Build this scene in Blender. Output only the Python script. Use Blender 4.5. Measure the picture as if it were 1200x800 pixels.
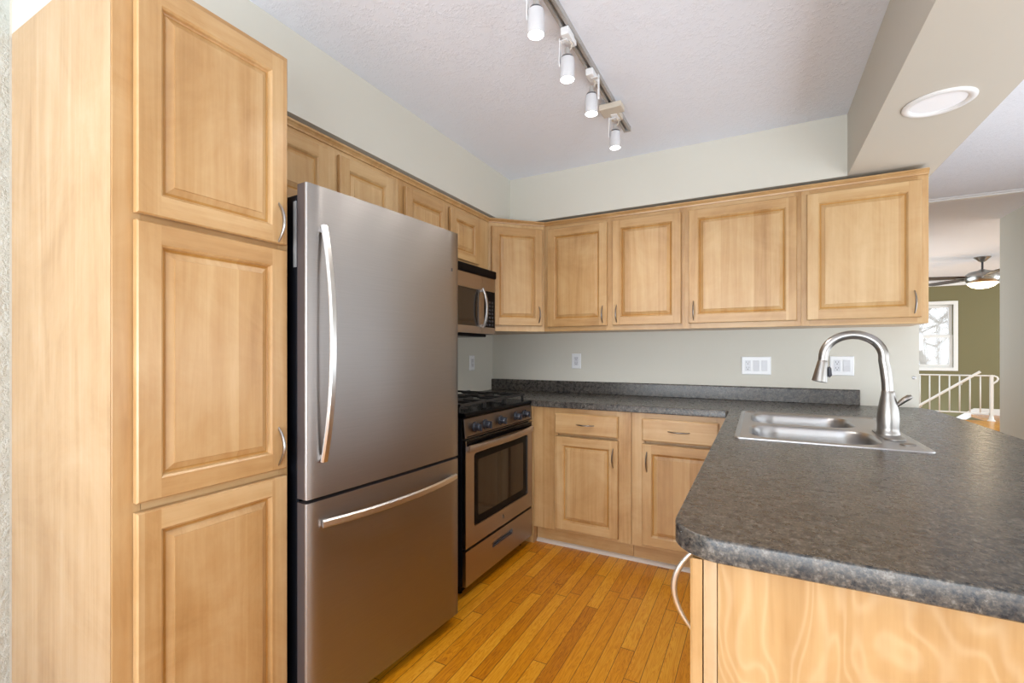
import bpy, math, random
from mathutils import Vector, Matrix
PI = math.pi
S = bpy.context.scene
for o in list(bpy.data.objects): bpy.data.objects.remove(o)
C = S.collection
random.seed(7)

# ------------------------------------------------------------------ camera
cam_d = bpy.data.cameras.new('camera'); cam = bpy.data.objects.new('camera', cam_d); C.objects.link(cam)
cam.location = (1.933, -3.30, 1.219); cam.rotation_euler = (PI/2, 0, math.radians(27.97))
cam_d.sensor_width = 36; cam_d.lens = 544.2/1200*36; cam_d.shift_y = 12.5/1200; cam_d.clip_start = .02
S.camera = cam
# ------------------------------------------------------------------ world
w = bpy.data.worlds.new('sky'); S.world = w; w.use_nodes = True
bgn = w.node_tree.nodes['Background']; bgn.inputs[0].default_value = (.86, .93, 1, 1); bgn.inputs[1].default_value = 1.25
# ------------------------------------------------------------------ daylight of the windows behind and beside the camera, added fill in the living room
def area(name, loc, rot, sx, sy, power, col):
    d = bpy.data.lights.new(name, 'AREA'); d.shape = 'RECTANGLE'; d.size = sx; d.size_y = sy
    d.energy = power; d.color = col
    o = bpy.data.objects.new(name, d); C.objects.link(o); o.location = loc; o.rotation_euler = rot
    return o
R = math.radians
area('daylight_rear_window', (1.5, -5.40, 1.35), (R(130), 0, 0), 3.2, 2.0, 134, (.86, .93, 1))
area('daylight_dining_window', (4.10, -1.6, 1.30), (R(122), 0, R(90)), 4.6, 2.2, 62, (.85, .925, 1))
area('living_room_fill', (8.8, 6.0, 1.5), (R(92), 0, R(90)), 3.5, 1.8, 95, (.84, .96, 1))  # unseen fill light added to brighten the living room, no window here
area('stair_side_fill', (2.4, 6.2, 1.5), (R(92), 0, R(-90)), 3.0, 1.8, 45, (.84, .96, 1))  # second added fill for the far room, from its unseen left side
vs = S.view_settings; vs.view_transform = 'Standard'; vs.look = 'None'; vs.gamma = 1; vs.use_curve_mapping = False
vs.exposure = .76

# ------------------------------------------------------------------ materials
class NT:
    def __init__(s, name):
        s.m = bpy.data.materials.new(name); s.m.use_nodes = True; s.t = s.m.node_tree
        s.b = s.t.nodes['Principled BSDF']; s.tc = None
    def n(s, typ, **kw):
        nd = s.t.nodes.new(typ)
        for k, v in kw.items(): setattr(nd, k, v)
        return nd
    def l(s, a, b): s.t.links.new(a, b)
    def co(s):
        if not s.tc: s.tc = s.n('ShaderNodeTexCoord')
        return s.tc.outputs['Object']
    def map(s, v, scale):
        m = s.n('ShaderNodeVectorMath', operation='MULTIPLY'); s.l(v, m.inputs[0]); m.inputs[1].default_value = scale
        return m.outputs[0]
    def math(s, op, a, b=None, c=None):
        m = s.n('ShaderNodeMath', operation=op)
        for i, x in enumerate((a, b, c)):
            if x is None: continue
            if isinstance(x, (int, float)): m.inputs[i].default_value = x
            else: s.l(x, m.inputs[i])
        return m.outputs[0]
    def noise(s, v, scale, detail=3, rough=.5, dist=0):
        n = s.n('ShaderNodeTexNoise'); n.inputs['Scale'].default_value = scale; n.inputs['Detail'].default_value = detail
        n.inputs['Roughness'].default_value = rough; n.inputs['Distortion'].default_value = dist
        s.l(v, n.inputs['Vector']); return n.outputs['Fac']
    def ramp(s, f, stops):
        r = s.n('ShaderNodeValToRGB'); e = r.color_ramp.elements
        while len(e) < len(stops): e.new(.5)
        for i, (p, c) in enumerate(stops):
            e[i].position = p; e[i].color = (*c, 1) if len(c) == 3 else c
        s.l(f, r.inputs[0]); return r.outputs[0]
    def mix(s, f, a, b, mode='MIX'):
        m = s.n('ShaderNodeMix', data_type='RGBA', blend_type=mode)
        for i, x in ((0, f), (6, a), (7, b)):
            if isinstance(x, (int, float)): m.inputs[i].default_value = x
            elif isinstance(x, tuple): m.inputs[i].default_value = (*x, 1)
            else: s.l(x, m.inputs[i])
        return m.outputs[2]
    def bump(s, h, strength, dist=.01):
        b = s.n('ShaderNodeBump'); b.inputs['Strength'].default_value = strength; b.inputs['Distance'].default_value = dist
        s.l(h, b.inputs['Height']); s.l(b.outputs[0], s.b.inputs['Normal'])
    def set(s, **kw):
        for k, v in kw.items():
            k = {'color': 'Base Color', 'rough': 'Roughness', 'metal': 'Metallic', 'coat': 'Coat Weight',
                 'coatr': 'Coat Roughness', 'spec': 'Specular IOR Level', 'trans': 'Transmission Weight', 'ior': 'IOR',
                 'emis': 'Emission Color', 'emis_s': 'Emission Strength', 'alpha': 'Alpha', 'aniso': 'Anisotropic'}[k]
            i = s.b.inputs[k]
            if isinstance(v, tuple): i.default_value = (*v, 1)
            elif isinstance(v, (int, float)): i.default_value = v
            else: s.l(v, i)
        return s.m

def plain(name, col, rough=.5, metal=0, wear=.06, **kw):
    t = NT(name); f = t.noise(t.co(), 9, 3)
    c = t.mix(f, tuple(x*(1-wear) for x in col), tuple(min(1, x*(1+wear)) for x in col))
    return t.set(color=c, rough=rough, metal=metal, **kw)

def shifted(t):
    oi = t.n('ShaderNodeObjectInfo'); v = t.n('ShaderNodeVectorMath', operation='MULTIPLY_ADD')
    cx = t.n('ShaderNodeCombineXYZ')
    for i in range(3): t.l(oi.outputs['Random'], cx.inputs[i])
    t.l(cx.outputs[0], v.inputs[0]); v.inputs[1].default_value = (7.3, 3.1, 11.7); t.l(t.co(), v.inputs[2])
    return v.outputs[0], oi.outputs['Random']

def maple(name, grain, tint=(1, 1, 1), stave=.085, contrast=1.0, cathedral=.0):
    t = NT(name); v, rnd = shifted(t)
    sc = [9., 9., 9.]; sc[grain] = .8
    fine = [70., 70., 70.]; fine[grain] = 2.2
    g1 = t.noise(t.map(v, tuple(sc)), 1.0, 5, .6, 1.4)
    g2 = t.noise(t.map(v, tuple(fine)), 1.0, 3, .6)
    bl = t.noise(v, 2.4, 5, .65, 1.2)
    # staves glued side by side
    sp = t.n('ShaderNodeSeparateXYZ'); t.l(v, sp.inputs[0])
    ax = 0 if grain != 0 else 2
    st = t.math('FLOOR', t.math('DIVIDE', sp.outputs[ax], stave))
    wn = t.n('ShaderNodeTexWhiteNoise', noise_dimensions='1D'); t.l(st, wn.inputs['W'])
    a = t.math('MULTIPLY', g1, .36); a = t.math('ADD', a, t.math('MULTIPLY', g2, .16))
    a = t.math('ADD', a, t.math('MULTIPLY', bl, .36)); a = t.math('ADD', a, t.math('MULTIPLY', wn.outputs[0], .12))
    a = t.math('ADD', a, t.math('MULTIPLY', rnd, .06))
    tn = lambda c: tuple(x*y for x, y in zip(c, tint))
    k = contrast
    c = t.ramp(a, [(.5-.17/k, tn((.33, .160, .048))), (.50, tn((.50, .295, .122))), (.5+.2/k, tn((.635, .435, .225)))])
    if cathedral:
        ct_ = t.noise(t.map(v, (7, 7, 2.6)), 1, 2, .45, .5)
        ln = t.math('POWER', t.math('ABSOLUTE', t.math('SINE', t.math('MULTIPLY', ct_, 48))), 5)
        c = t.mix(t.math('MULTIPLY', ln, cathedral), c, tn((.80, .62, .40)))
    t.bump(g2, .04, .002)
    return t.set(color=c, rough=.36, coat=.25, coatr=.25)

M = {}
M['maple_v'] = maple('maple_vertical_grain', 2)
M['maple_h'] = maple('maple_horizontal_grain', 0)
M['maple_groove'] = maple('maple_darker_groove', 2, (.86, .72, .42))  # darker, more amber tint for the grooves round the door panels
M['maple_pale'] = maple('pale_maple_panel', 2, (.98, 1.07, 1.34), .075, .95)
M['maple_veneer'] = maple('maple_veneer_panel', 2, (1.02, 1.06, 1.12), .45, .8, .15)

def wall_mat(name, col, s=1.0):
    t = NT(name); f = t.noise(t.co(), 1.3, 2); g = t.noise(t.co(), 120, 2)
    c = t.mix(f, tuple(x*.97 for x in col), tuple(x*1.03 for x in col)); t.bump(g, .05*s, .004)
    return t.set(color=c, rough=.62)
M['wall'] = wall_mat('sage_cream_wall_paint', (.635, .615, .545))
M['green'] = wall_mat('olive_green_wall_paint', (.175, .155, .072))
M['beam'] = wall_mat('wall_paint_with_beam_shade', (.58, .545, .475))  # wall paint darkened, the shade under the beam is in the colour
t = NT('rough_wall_plaster'); f = t.noise(t.co(), 26, 5, .7); t.bump(t.ramp(f, [(.42, (0, 0, 0)), (.6, (1, 1, 1))]), .45, .008)
M['plaster'] = t.set(color=t.mix(f, (.46, .48, .44), (.62, .64, .60)), rough=.7)
t = NT('textured_ceiling'); f = t.noise(t.co(), 70, 4, .65); g = t.noise(t.co(), 16, 3, .5)
h = t.ramp(t.math('MULTIPLY', f, t.math('ADD', g, .55)), [(.50, (0, 0, 0)), (.68, (1, 1, 1))]); t.bump(h, .30, .006)
M['ceil'] = t.set(color=(.83, .865, .945), rough=.8)
M['white'] = plain('white_paint', (.80, .80, .80), .35, 0, .02)
M['cream'] = plain('cream_shoe_moulding_paint', (.62, .54, .46), .45, 0, .05)
M['switch'] = plain('switch_insert_plastic', (.66, .67, .71), .3, 0, .01)
M['plastic'] = plain('white_plastic', (.82, .83, .85), .28, 0, .01)
M['old_plastic'] = plain('yellowed_plastic', (.62, .56, .47), .4, 0, .05)
M['slot'] = plain('dark_slot', (.05, .05, .06), .5)
M['black'] = plain('black_enamel', (.003, .003, .004), .22, 0, .1, spec=.06)
M['black_body'] = plain('black_appliance_side', (.008, .009, .013), .35, 0, .1, spec=.2)
M['iron'] = plain('cast_iron', (.016, .015, .015), .55, 0, .2)
M['knob'] = plain('dark_blue_black_knob', (.035, .04, .055), .25, .3, .1)
M['gray_side'] = plain('dark_grey_door_edge', (.15, .13, .135), .4, .5)
M['nickel'] = plain('brushed_nickel', (.36, .345, .33), .30, 1, .03)
M['satin'] = plain('satin_handle_metal', (.72, .71, .70), .30, 1, .03)
M['grey_metal'] = plain('grey_handle_metal', (.40, .40, .41), .35, .9, .03)
M['label'] = plain('pale_sticker', (.30, .31, .32), .5, 0, .3)
M['dark_gap'] = plain('dark_shadow_gap_wood', (.10, .06, .035), .7)
M['walnut'] = plain('dark_fan_blade', (.045, .03, .022), .4)

def steel(name, col, rough, axis, k=.05, an=.75):
    t = NT(name)
    vt = t.n('ShaderNodeVectorTransform', vector_type='VECTOR', convert_from='OBJECT', convert_to='WORLD'); vt.inputs[0].default_value = (0, 0, 1)
    t.l(vt.outputs[0], t.b.inputs['Tangent']); sc = [420., 420., 420.]; sc[axis] = 2.
    g = t.noise(t.map(t.co(), tuple(sc)), 1, 2, .5)
    b = t.noise(t.map(t.co(), (1.3, 1.3, .35)), 1, 2, .5)
    r = t.math('ADD', t.math('MULTIPLY', g, k), rough-k/2)
    c = t.mix(g, tuple(x*.93 for x in col), tuple(x*1.05 for x in col))
    t.bump(g, .015, .001)
    return t.set(color=c, rough=r, metal=1, aniso=an)
M['steel'] = steel('brushed_stainless_door', (.34, .322, .315), .36, 0)
M['steel2'] = steel('brushed_stainless_range', (.42, .37, .34), .34, 0)
M['sink'] = steel('satin_sink_steel', (.50, .50, .51), .33, 0, .04)
t = NT('oven_glass'); M['glass_dark'] = t.set(color=(.022, .016, .012), rough=.07, spec=.45)
t = NT('window_glass'); M['glass'] = t.set(color=(.95, .97, 1), rough=0, trans=1, ior=1.02, alpha=.25)
t = NT('lamp_glow'); M['glow'] = t.set(color=(1, 1, 1), emis=(1, .97, .92), emis_s=9.)
t = NT('fan_lamp_glow'); M['glow_warm'] = t.set(color=(1, .95, .85), emis=(1, .80, .52), emis_s=2.6)
t = NT('recessed_lens'); M['lens'] = t.set(color=(.86, .87, .90), rough=.5, emis=(.93, .96, 1), emis_s=.05)

# laminate worktop
t = NT('speckled_laminate'); v = t.co()
a = t.noise(t.map(v, (1, .55, 1)), 150, 3, .7); b = t.noise(v, 45, 3, .6); d = t.noise(v, 5, 3, .5)
s = t.math('ADD', t.math('MULTIPLY', a, .62), t.math('ADD', t.math('MULTIPLY', b, .28), t.math('MULTIPLY', d, .10)))
c = t.ramp(s, [(.38, (.014, .016, .020)), (.47, (.047, .044, .042)), (.54, (.094, .079, .064)), (.64, (.20, .185, .165))])
M['laminate'] = t.set(color=c, rough=t.math('ADD', t.math('MULTIPLY', b, .16), .20), spec=.5)

# oak strip floor, boards along world y
t = NT('orange_oak_strip_floor'); v = t.co()
sp = t.n('ShaderNodeSeparateXYZ'); t.l(v, sp.inputs[0]); W = .0572
u = t.math('DIVIDE', sp.outputs[0], W); row = t.math('FLOOR', u); fu = t.math('FRACT', u)
w1 = t.n('ShaderNodeTexWhiteNoise', noise_dimensions='1D'); t.l(row, w1.inputs['W'])
vv = t.math('ADD', t.math('DIVIDE', sp.outputs[1], .80), t.math('MULTIPLY', w1.outputs[0], 17.3))
col_ = t.math('FLOOR', vv); fv = t.math('FRACT', vv)
cb = t.n('ShaderNodeCombineXYZ'); t.l(row, cb.inputs[0]); t.l(col_, cb.inputs[1])
w2 = t.n('ShaderNodeTexWhiteNoise', noise_dimensions='2D'); t.l(cb.outputs[0], w2.inputs['Vector'])
off = t.n('ShaderNodeVectorMath', operation='MULTIPLY_ADD'); t.l(w2.outputs[1], off.inputs[0]); off.inputs[1].default_value = (31, 31, 31); t.l(v, off.inputs[2])
gr = t.noise(t.map(off.outputs[0], (26, 1.6, 26)), 1, 4, .6, 1.8)
fg = t.noise(t.map(off.outputs[0], (160, 5, 160)), 1, 3, .6)
wv = t.math('POWER', t.math('ABSOLUTE', t.math('SINE', t.math('MULTIPLY', gr, 34))), .6)
tone = t.math('ADD', t.math('MULTIPLY', w2.outputs[0], .34), t.math('ADD', t.math('MULTIPLY', wv, .34), t.math('ADD', t.math('MULTIPLY', fg, .18), t.math('MULTIPLY', gr, .22))))
c = t.ramp(tone, [(.22, (.22, .055, .002)), (.44, (.48, .155, .003)), (.66, (.66, .255, .006)), (.92, (.80, .40, .035))])
ex = t.math('MINIMUM', fu, t.math('SUBTRACT', 1, fu)); ey = t.math('MINIMUM', fv, t.math('SUBTRACT', 1, fv))
gap = t.math('MAXIMUM', t.math('LESS_THAN', ex, .022), t.math('LESS_THAN', ey, .0022))
c = t.mix(t.math('MULTIPLY', gap, .9), c, (.10, .035, .008))
t.bump(t.math('SUBTRACT', 1, gap), .25, .002)
M['floor'] = t.set(color=c, rough=t.math('ADD', t.math('MULTIPLY', fg, .15), .24), coat=.3, coatr=.2)

# ------------------------------------------------------------------ mesh helpers
class MB:
    def __init__(s): s.v = []; s.f = []; s.mi = []; s.sm = []
    def add(s, vs, fs, mi=0, smooth=False):
        k = len(s.v); s.v += [tuple(p) for p in vs]
        for f in fs: s.f.append(tuple(i+k for i in f)); s.mi.append(mi); s.sm.append(smooth)
        return s
    def box(s, x0, x1, y0, y1, z0, z1, mi=0, ch=0):
        if ch:
            return s.prism([(x0+ch, y0), (x1-ch, y0), (x1, y0+ch), (x1, y1-ch), (x1-ch, y1), (x0+ch, y1), (x0, y1-ch), (x0, y0+ch)], z0, z1, mi)
        v = [(x, y, z) for z in (z0, z1) for x, y in ((x0, y0), (x1, y0), (x1, y1), (x0, y1))]
        return s.add(v, [(3, 2, 1, 0), (4, 5, 6, 7), (0, 1, 5, 4), (1, 2, 6, 5), (2, 3, 7, 6), (3, 0, 4, 7)], mi)
    def prism(s, poly, z0, z1, mi=0, smooth=False):
        n = len(poly); v = [(x, y, z0) for x, y in poly]+[(x, y, z1) for x, y in poly]
        s.add(v, [tuple(range(n-1, -1, -1)), tuple(range(n, 2*n))], mi)
        return s.add(v, [(i, (i+1) % n, n+(i+1) % n, n+i) for i in range(n)], mi, smooth)
    def prism_ax(s, poly, a0, a1, axis, mi=0, smooth=False):   # poly in the other two axes
        n = len(poly)
        def P(p, a): return {0: (a, p[0], p[1]), 1: (p[0], a, p[1])}[axis]
        v = [P(p, a0) for p in poly]+[P(p, a1) for p in poly]
        s.add(v, [tuple(range(n-1, -1, -1)), tuple(range(n, 2*n))], mi)
        return s.add(v, [(i, (i+1) % n, n+(i+1) % n, n+i) for i in range(n)], mi, smooth)
    def loft(s, rings, mi=0, smooth=True, cap0=True, cap1=True, close=True):
        n = len(rings[0]); v = [p for r in rings for p in r]; f = []
        for k in range(len(rings)-1):
            for i in range(n if close else n-1):
                j = (i+1) % n; f.append((k*n+i, k*n+j, (k+1)*n+j, (k+1)*n+i))
        s.add(v, f, mi, smooth)
        if cap0: s.add(rings[0], [tuple(range(n-1, -1, -1))], mi)
        if cap1: s.add(rings[-1], [tuple(range(n))], mi)
        return s
    def lathe(s, prof, c=(0, 0, 0), n=24, axis='z', mi=0, smooth=True):
        R_ = []
        for r, h in prof:
            ring = []
            for i in range(n):
                a = 2*PI*i/n; x, y = r*math.cos(a), r*math.sin(a)
                p = {'z': (x, y, h), 'x': (h, x, y), 'y': (y, h, x)}[axis]
                ring.append((p[0]+c[0], p[1]+c[1], p[2]+c[2]))
            R_.append(ring)
        return s.loft(R_, mi, smooth)
    def tube(s, path, r, n=12, mi=0, flat=1.0, up=None):
        P = [Vector(p) for p in path]; rr = r if isinstance(r, (list, tuple)) else [r]*len(P)
        rings = []; nrm = None
        for i, p in enumerate(P):
            t_ = (P[min(i+1, len(P)-1)]-P[max(i-1, 0)]).normalized()
            if nrm is None:
                ref = Vector(up) if up else (Vector((0, 0, 1)) if abs(t_.z) < .9 else Vector((1, 0, 0)))
                nrm = (ref-t_*ref.dot(t_)).normalized()
            else: nrm = (nrm-t_*nrm.dot(t_)).normalized()
            b = t_.cross(nrm)
            rings.append([tuple(p+nrm*math.cos(2*PI*k/n)*rr[i]+b*math.sin(2*PI*k/n)*rr[i]*flat) for k in range(n)])
        return s.loft(rings, mi)
    def bar(s, p, q, w, h, mi=0):
        p, q = Vector(p), Vector(q); t_ = (q-p).normalized(); ref = Vector((0, 0, 1)) if abs(t_.z) < .95 else Vector((0, 1, 0))
        a = t_.cross(ref).normalized(); b = a.cross(t_).normalized()
        ring = lambda c: [tuple(c+a*x*w/2+b*y*h/2) for x, y in ((-1, -1), (1, -1), (1, 1), (-1, 1))]
        return s.loft([ring(p), ring(q)], mi, False)
def obj(name, mb, mats, parent=None, loc=None, rot=0, bevel=0, bseg=2):
    me = bpy.data.meshes.new(name); me.from_pydata(mb.v, [], mb.f)
    for m in (mats if isinstance(mats, (list, tuple)) else [mats]): me.materials.append(M[m] if isinstance(m, str) else m)
    for p, i, sm in zip(me.polygons, mb.mi, mb.sm): p.material_index = i; p.use_smooth = sm
    me.validate(); me.update()
    import bmesh
    bm = bmesh.new(); bm.from_mesh(me); bmesh.ops.remove_doubles(bm, verts=bm.verts, dist=1e-6)
    bmesh.ops.recalc_face_normals(bm, faces=bm.faces)
    for e in bm.edges:
        lf = e.link_faces
        if len(lf) != 2 or not (lf[0].smooth and lf[1].smooth) or e.calc_face_angle(0) > R(42): e.smooth = False
    bm.to_mesh(me); bm.free()
    o = bpy.data.objects.new(name, me); C.objects.link(o)
    if parent: o.parent = parent
    if loc: o.location = loc
    if rot: o.rotation_euler = (0, 0, rot)
    if bevel:
        b = o.modifiers.new('bevel', 'BEVEL'); b.width = bevel; b.segments = bseg; b.limit_method = 'ANGLE'; b.angle_limit = R(50)
    return o
def thing(name, label, cat, loc=(0, 0, 0), rotz=0, group=None):
    o = bpy.data.objects.new(name, None); o.empty_display_size = .1; C.objects.link(o)
    o.location = loc; o.rotation_euler = (0, 0, rotz); return tag(o, label, cat, group)
def tag(o, label, cat, group=None):
    o['label'] = label; o['category'] = cat
    if group: o['group'] = group
    return o
def struct(name, mb, mats, bevel=0):
    o = obj(name, mb, mats, bevel=bevel); o['kind'] = 'structure'; return o
def box(*a): return MB().box(*a)

# ------------------------------------------------------------------ room shell
ZC, ZF, YS = 2.4645, 2.63, 1.72
XR = 4.19
fl = MB(); fl.box(-.2, 9.2, -5.6, 7.96, -.05, 0); fl.box(5.62, 9.2, 7.96, 9.1, -.05, 0); fl.box(-.2, 2.6, 7.96, 9.1, -.05, 0)
struct('floor', fl, 'floor')
struct('floor_landing', box(2.6, 5.62, 7.96, 9.0, -1.3, -1.25), 'floor')
struct('ceiling', box(-.2, XR+.12, -5.6, YS, ZC, ZC+.18), 'ceil')
struct('ceiling_living_room', box(-.2, 9.2, YS, 9.1, ZF, ZF+.05), 'ceil')
struct('wall_left', box(-.12, 0, -2.79, 9.1, -1.3, ZF), 'wall')
struct('wall_left_rough', box(-.12, 0, -5.6, -2.79, 0, ZC), 'plaster')
struct('wall_back', box(0, 2.711, 0, .12, 0, ZC), 'wall')
struct('wall_rear', box(-.12, XR+.1, -5.65, -5.55, 0, ZC), 'wall')
struct('wall_right', box(XR, XR+.12, -5.6, 3.47, 0, ZF), 'wall')
struct('wall_living_room_side', box(9.1, 9.2, 3.4, 9.1, 0, ZF), 'wall')
struct('wall_living_room_near', box(XR+.12, 9.2, 3.35, 3.47, 0, ZF), 'wall')
wx0, wx1, wz0, wz1 = 4.40, 5.36, .915, 2.17            # opening of the far window
g = MB(); g.box(-.1, wx0, 9.0, 9.12, -1.3, ZF); g.box(wx1, 9.2, 9.0, 9.12, -1.3, ZF)
g.box(wx0, wx1, 9.0, 9.12, -1.3, wz0); g.box(wx0, wx1, 9.0, 9.12, wz1, ZF)
struct('wall_green', g, 'green')
struct('trim_1', box(-.0, 9.1, 8.965, 9.0, 2.545, ZF), 'white', .006)
struct('trim_2', MB().box(0, XR, YS-.075, YS-.045, ZC-.006, ZC, 0).box(0, XR, YS-.045, YS+.004, ZC-.016, ZC, 0), 'white')
struct('baseboard_living_room', box(5.70, 9.1, 8.975, 9.0, 0, .12), 'white', .004)
SX = .340; SB = 2.142
so = MB().prism([(0, 0), (0, -2.785), (SX, -2.785), (SX, -SX+.01), (2.344, -SX+.01), (2.344, 0)], SB, ZC)
struct('ceiling_soffit', so, 'wall')
struct('ceiling_beam', box(2.344, 2.726, -5.55, .12, SB, ZC), 'beam')
struct('trim_3', MB().prism_ax([(-.575, 0), (-.555, 0), (-.555, .020), (-.567, .016), (-.573, .009)], .665, 1.86, 0), 'cream')

# ------------------------------------------------------------------ cabinet pieces (local: x right, z up, front faces -y)
def pull(parent, x, z, y=-.02, vertical=True, length=.112, bulge=.028, mat='nickel', rad=.0048):
    n = 13; P = []; r = []
    for i in range(n):
        k = i/(n-1); a = (k-.5)*length; d = bulge*(1-(2*k-1)**2)
        P.append((x, y-d+.002, z+a) if vertical else (x+a, y-d+.002, z)); r.append(rad*(.75+.55*(1-(2*k-1)**2)))
    m = MB().tube(P, r, 10, flat=.7, up=(0, -1, 0))
    return obj('handle', m, mat, parent)
def rect(x0, x1, z0, z1, ins, y): return [(x0+ins, y, z0+ins), (x1-ins, y, z0+ins), (x1-ins, y, z1-ins), (x0+ins, y, z1-ins)]
def door_mesh(w, h, sw=.057, T=.02):
    m = MB(); e = .004
    # outer slab edge (chamfered) as rings, frame face as four pieces, then moulding and raised panel
    m.loft([rect(0, w, 0, h, 0, 0), rect(0, w, 0, h, 0, -T+e), rect(0, w, 0, h, e*.8, -T)], 0, False, True, False)
    q = sw-.006; E = e*.8
    def quad(x0, x1, z0, z1, mi): m.add([(x0, -T, z0), (x1, -T, z0), (x1, -T, z1), (x0, -T, z1)], [(0, 1, 2, 3)], mi)
    quad(E, q, E, h-E, 0); quad(w-q, w-E, E, h-E, 0); quad(q, w-q, E, q, 1); quad(q, w-q, h-q, h-E, 1)
    for (x0, z0, x1, z1) in ((q, E, q, h-E), (w-q, E, w-q, h-E)):   # hairline joints of stile and rail
        pass
    m.loft([rect(0, w, 0, h, q, -T), rect(0, w, 0, h, q+.005, -T+.004), rect(0, w, 0, h, q+.008, -T+.011)], 0, False, False, False)
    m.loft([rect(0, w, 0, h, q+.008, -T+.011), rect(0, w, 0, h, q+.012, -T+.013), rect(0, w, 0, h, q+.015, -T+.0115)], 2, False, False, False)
    m.loft([rect(0, w, 0, h, q+.015, -T+.0115), rect(0, w, 0, h, q+.030, -T+.0045), rect(0, w, 0, h, q+.031, -T+.002)], 0, False, False, True)
    return m
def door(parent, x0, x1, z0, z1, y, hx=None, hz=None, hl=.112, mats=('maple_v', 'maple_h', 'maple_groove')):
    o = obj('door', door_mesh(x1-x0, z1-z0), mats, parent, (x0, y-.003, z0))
    if hx is not None: pull(o, hx-x0, hz-z0, length=hl)
    return o
def drawer(parent, x0, x1, z0, z1, y):
    w, h = x1-x0, z1-z0; m = MB()
    m.loft([rect(0, w, 0, h, 0, 0), rect(0, w, 0, h, 0, -.013), rect(0, w, 0, h, .007, -.02)], 0, False)
    o = obj('drawer', m, 'maple_h', parent, (x0, y-.003, z0)); pull(o, w/2, h/2, vertical=False)
    return o
def carcass(parent, x0, x1, depth, z0, z1, openings, kick=None, mats=('maple_v', 'maple_h', 'dark_gap')):
    """box with a face frame of its own: stiles and rails round each opening"""
    m = MB(); y0 = 0; ft = .02
    m.box(x0, x1, ft, depth, z0, z1, 0)
    xs = sorted(set([x0, x1]+[v for o in openings for v in (o[0], o[1])]))
    # face frame: vertical pieces between openings, rails above / below
    cols = sorted(openings)
    cur = x0
    groups = {}
    for o in cols: groups.setdefault((o[0], o[1]), []).append((o[2], o[3]))
    for (a, b), zs in sorted(groups.items()):
        m.box(cur, a, 0, ft, z0, z1, 0)
        zs = sorted(zs); c = z0
        for (q0, q1) in zs: m.box(a, b, 0, ft, c, q0, 1); c = q1
        m.box(a, b, 0, ft, c, z1, 1); cur = b
    m.box(cur, x1, 0, ft, z0, z1, 0)
    return obj('carcass', m, mats, parent, bevel=.0008, bseg=1)

# ---- upper cabinets on the back wall
ZU0, ZU1 = 1.362, 2.120; FY = -.325
UG = 'maple wall cabinets above the worktop'
def op(a, b, c, d, i=.012): return (a+i, b-i, c+i, d-i)
def upper(label, x0, x1, doors):
    t_ = thing('wall_cabinet', label, 'cabinet', (x0, FY, ZU0), 0, UG); W_ = x1-x0
    ops = [op(a-x0, b-x0, ZD0-ZU0, ZD1-ZU0) for a, b, s in doors]
    carcass(t_, 0, W_, .323, 0, ZU1-ZU0, ops)
    for a, b, s in doors:
        hx = (b-.028 if s > 0 else a+.028)-x0
        door(t_, a-x0, b-x0, ZD0-ZU0, ZD1-ZU0, 0, hx, .105)
    return t_
ZD0, ZD1 = 1.392, 2.068
upper('two-door maple wall cabinet next to the corner unit, above the single outlet', .6115, 1.540, [(.640, 1.062, 1), (1.098, 1.519, -1)])
upper('single-door maple wall cabinet above the three-gang outlet plate, handle at lower left', 1.5405, 2.138, [(1.562, 2.117, -1)])
upper('end maple wall cabinet above the faucet, under the beam, handle at lower right', 2.1385, 2.671, [(2.163, 2.641, 1)])
# ---- diagonal corner cabinet
t_ = thing('corner_wall_cabinet', 'diagonal corner maple wall cabinet between microwave and back wall units', 'cabinet', (.325, -.6105, ZU0), R(45))
D = math.hypot(.286, .286)
m = MB(); c45 = math.cos(R(45))
def loc45(x, y): dx, dy = x-.325, y+.6105; return (dx*c45+dy*c45, -dx*c45+dy*c45)
m.prism([loc45(.002, -.6105), (0, .0), (D-.002, 0), loc45(.6105, -.002), loc45(.002, -.002)], 0, ZU1-ZU0)
obj('carcass', m, 'maple_v', t_)
door(t_, .018, D-.024, ZD0-ZU0+.008, ZD1-ZU0, 0, D-.024-.026, .115)
# ---- left wall uppers (face +x, local x = world y)
def left_upper(label, name, y0, y1, z0, doors, hz=None):
    t_ = thing(name, label, 'cabinet', (.325, y0, z0), R(90)); W_ = y1-y0
    carcass(t_, 0, W_, .323, 0, ZU1-z0, [op(a-y0, b-y0, .03, ZD1-z0) for a, b in doors])
    for a, b in doors: door(t_, a-y0, b-y0, .030, ZD1-z0, 0)
    return t_
left_upper('low maple cabinet over the fridge with two raised-panel doors', 'wall_cabinet', -2.328, -1.500, 1.765, [(-2.30, -1.945), (-1.885, -1.555)])
left_upper('short maple cabinet over the microwave with two raised-panel doors', 'wall_cabinet', -1.499, -.613, 1.750, [(-1.462, -1.105), (-1.070, -.757)])
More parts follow.
